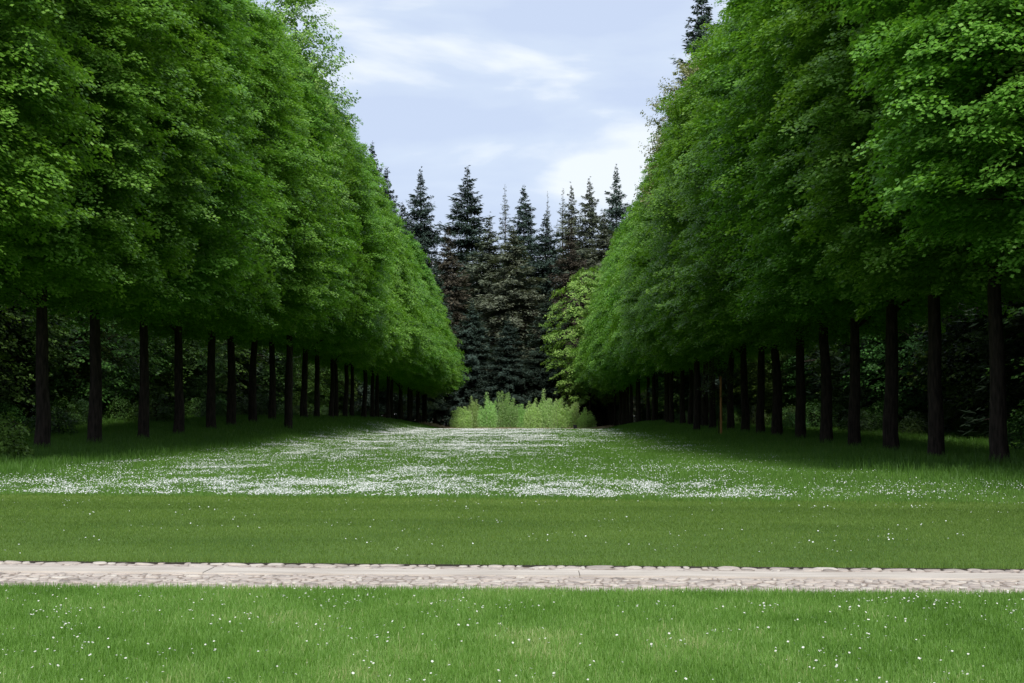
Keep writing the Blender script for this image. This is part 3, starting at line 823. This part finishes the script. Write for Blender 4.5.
# young birches and willows across the far end
M_pale_bark = rough_mat('pale_young_bark', (0.16, 0.14, 0.10), (0.30, 0.27, 0.21), 8.0, 0.3)
def sapling_meshes(seed, H, R, n_stem, per):
    rng = np.random.default_rng(seed)
    parts = []; pos = []; al = []
    for i in range(n_stem):
        th = rng.uniform(0, 6.28); rr = R * 0.55 * math.sqrt(rng.random()); h = H * (1 - 0.75 * (rr / R)) * rng.uniform(0.6, 1.05)
        b = np.array([math.cos(th) * rr, math.sin(th) * rr, -0.1]); top = np.array([b[0] * 1.5 + rng.normal(0, .12), b[1] * 1.5 + rng.normal(0, .12), h])
        s = np.linspace(0, 1, 6)[:, None]
        P = b + (top - b) * s + np.cumsum(rng.normal(0, 0.03, (6, 3)), 0) * s
        parts.append(tube(P, 0.028 * (1 - 0.85 * s[:, 0]) + 0.004, 5))
        q = rng.uniform(0.04, 1.02, per) ** 0.9
        c = b + (top - b) * q[:, None]
        wdt = 0.50 * (1.12 - q) ** 0.7 + 0.05
        c = c + rng.normal(0, 1, (per, 3)) * np.stack([wdt, wdt, wdt * 0.35], -1) * 0.75
        c[:, 2] = np.abs(c[:, 2])
        pos.append(c); al.append(unit(rng.normal(0, 0.8, (per, 3)) + np.array([0, 0, 0.35])))
    pos = np.concatenate(pos); al = np.concatenate(al); n = len(pos)
    side = unit(np.cross(al, rng.normal(0, 0.55, (n, 3)) + np.array([0, -0.9, 0.5])))
    ls = 0.14 * rng.uniform(0.6, 1.3, n)
    v, f = quads_from_frames(pos, al, side, ls, ls * 0.7)
    sv, sf = merge(parts)
    return mesh_from('stem', sv, sf, M_pale_bark), mesh_from('foliage', v, f, M_sapling, attr=np.clip(rng.normal(0.5, 0.22, n), 0, 1))
sap = [sapling_meshes(800 + i, 5.6, 2.1, 26, 520) for i in range(4)]
sap_list = [
    (461, 405, 205, 'pale green young willow, leftmost of the clump across the far end', 1.0),
    (474, 396, 210, 'slim pale young birch, second from the left in the far clump', 0.9),
    (488, 392, 203, 'feathery green young birch, third from the left in the far clump', 0.9),
    (505, 389, 208, 'tall wide green young birch, fourth from the left in the far clump', 1.15),
    (521, 402, 212, 'low yellow-green young tree in the middle dip of the far clump', 0.8),
    (533, 398, 206, 'rounded young birch just right of the dip in the far clump', 0.9),
    (547, 389, 209, 'tall pointed young birch right of the middle in the far clump', 1.0),
    (561, 397, 204, 'full bright green young birch, third from the right in the far clump', 1.1),
    (574, 400, 208, 'soft green young willow behind the dark box in the far clump', 1.0),
    (586, 408, 205, 'low pale young willow, rightmost of the far clump', 1.0),
]
for i, (px_, yt, d_, lab, wd) in enumerate(sap_list):
    x_, y_, z_ = px_loc(px_, d_)
    H = (VY - yt + 3) / F * d_ + EYE - z_
    bush('young_tree', sap[i % 4], (x_, y_, z_), rnd.uniform(0, 6.28), (wd * 0.84, wd * 0.84, H / 5.6), lab, 'young tree', 'young trees across the far end of the avenue')

# dry grass at the foot of the young trees
def dry_strip(rng, n):
    c = rng.choice([-13.4, -7.0, -4.2, -2.5, 8.4, -10.5, 1.0, 5.0], n, p=[.2, .14, .16, .12, .2, .06, .06, .06])
    return c + rng.normal(0, 0.75, n), 200.5 + rng.normal(0, 1.2, n)
o = blades('dry_grass', 16000, dry_strip, 0.55, 0.05, 0.4, 0.55, 6, 'straw-coloured dry grass at the foot of the far young trees', mat=M_dry)

# small dark box on a post in front of the young trees
x_, y_, z_ = px_loc(575, 199)
bxr = empty('litter_box', (x_, y_, z_))
tag(bxr, 'small dark box on a short post in front of the far young trees', 'box')
import bmesh
def box_mesh(name, cx, cy, cz, sx, sy, sz, mat, bev=0.015):
    bm = bmesh.new(); bmesh.ops.create_cube(bm, size=1.0)
    for q in bm.verts: q.co = Vector((cx + q.co.x * sx, cy + q.co.y * sy, cz + q.co.z * sz))
    bmesh.ops.bevel(bm, geom=bm.edges[:], offset=bev, segments=2, affect='EDGES')
    me = bpy.data.meshes.new(name); bm.to_mesh(me); bm.free(); me.materials.append(mat); return me
link('box_body', box_mesh('box_body', 0, 0, 0.72, 0.46, 0.4, 0.44, M_box), bxr)
link('box_lid', box_mesh('box_lid', 0, 0, 0.965, 0.52, 0.46, 0.04, M_box, 0.01), bxr)
link('post', box_mesh('post', 0, 0, 0.2, 0.09, 0.09, 0.6, M_stake, 0.008), bxr)

# ------------------------------------------------------------------ the wood beyond, one dark mass
def far_wood():
    rng = np.random.default_rng(950)
    P = []
    def slab(n, fx, fy, h):
        u = rng.random(n); w = rng.random(n)
        x = fx(u, w); y = fy(u, w)
        top = h * (0.72 + 0.5 * fnoise(x / 7 + 50, y / 7, 71, 3))
        z = top * rng.random(n) ** 0.9
        P.append(np.stack([x, y, z + ground_z(x, y)], -1))
    slab(110000, lambda u, w: -47 - 9 * w, lambda u, w: 30 + 330 * u, 19)
    slab(110000, lambda u, w: 41 + 9 * w, lambda u, w: 20 + 340 * u, 19)
    slab(90000, lambda u, w: -60 + 120 * u, lambda u, w: 318 + 9 * w, 30)
    slab(60000, lambda u, w: -75 + 150 * u, lambda u, w: 316 + 14 * w, 7)
    p = np.concatenate(P); n = len(p)
    al = unit(rng.normal(0, 1, (n, 3)) * np.array([1, 1, 0.5])); side = unit(np.cross(al, rng.normal(0, 0.5, (n, 3)) + np.array([0, 0, 1.0])))
    ls = rng.uniform(0.45, 1.0, n)
    v, f = quads_from_frames(p, al, side, ls, ls * 0.7)
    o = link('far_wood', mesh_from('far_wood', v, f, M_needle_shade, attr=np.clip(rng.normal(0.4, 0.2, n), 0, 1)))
    tag(o, 'dark mass of the wood far beyond the rows and the tall conifers', 'wood', kind='stuff')
far_wood()
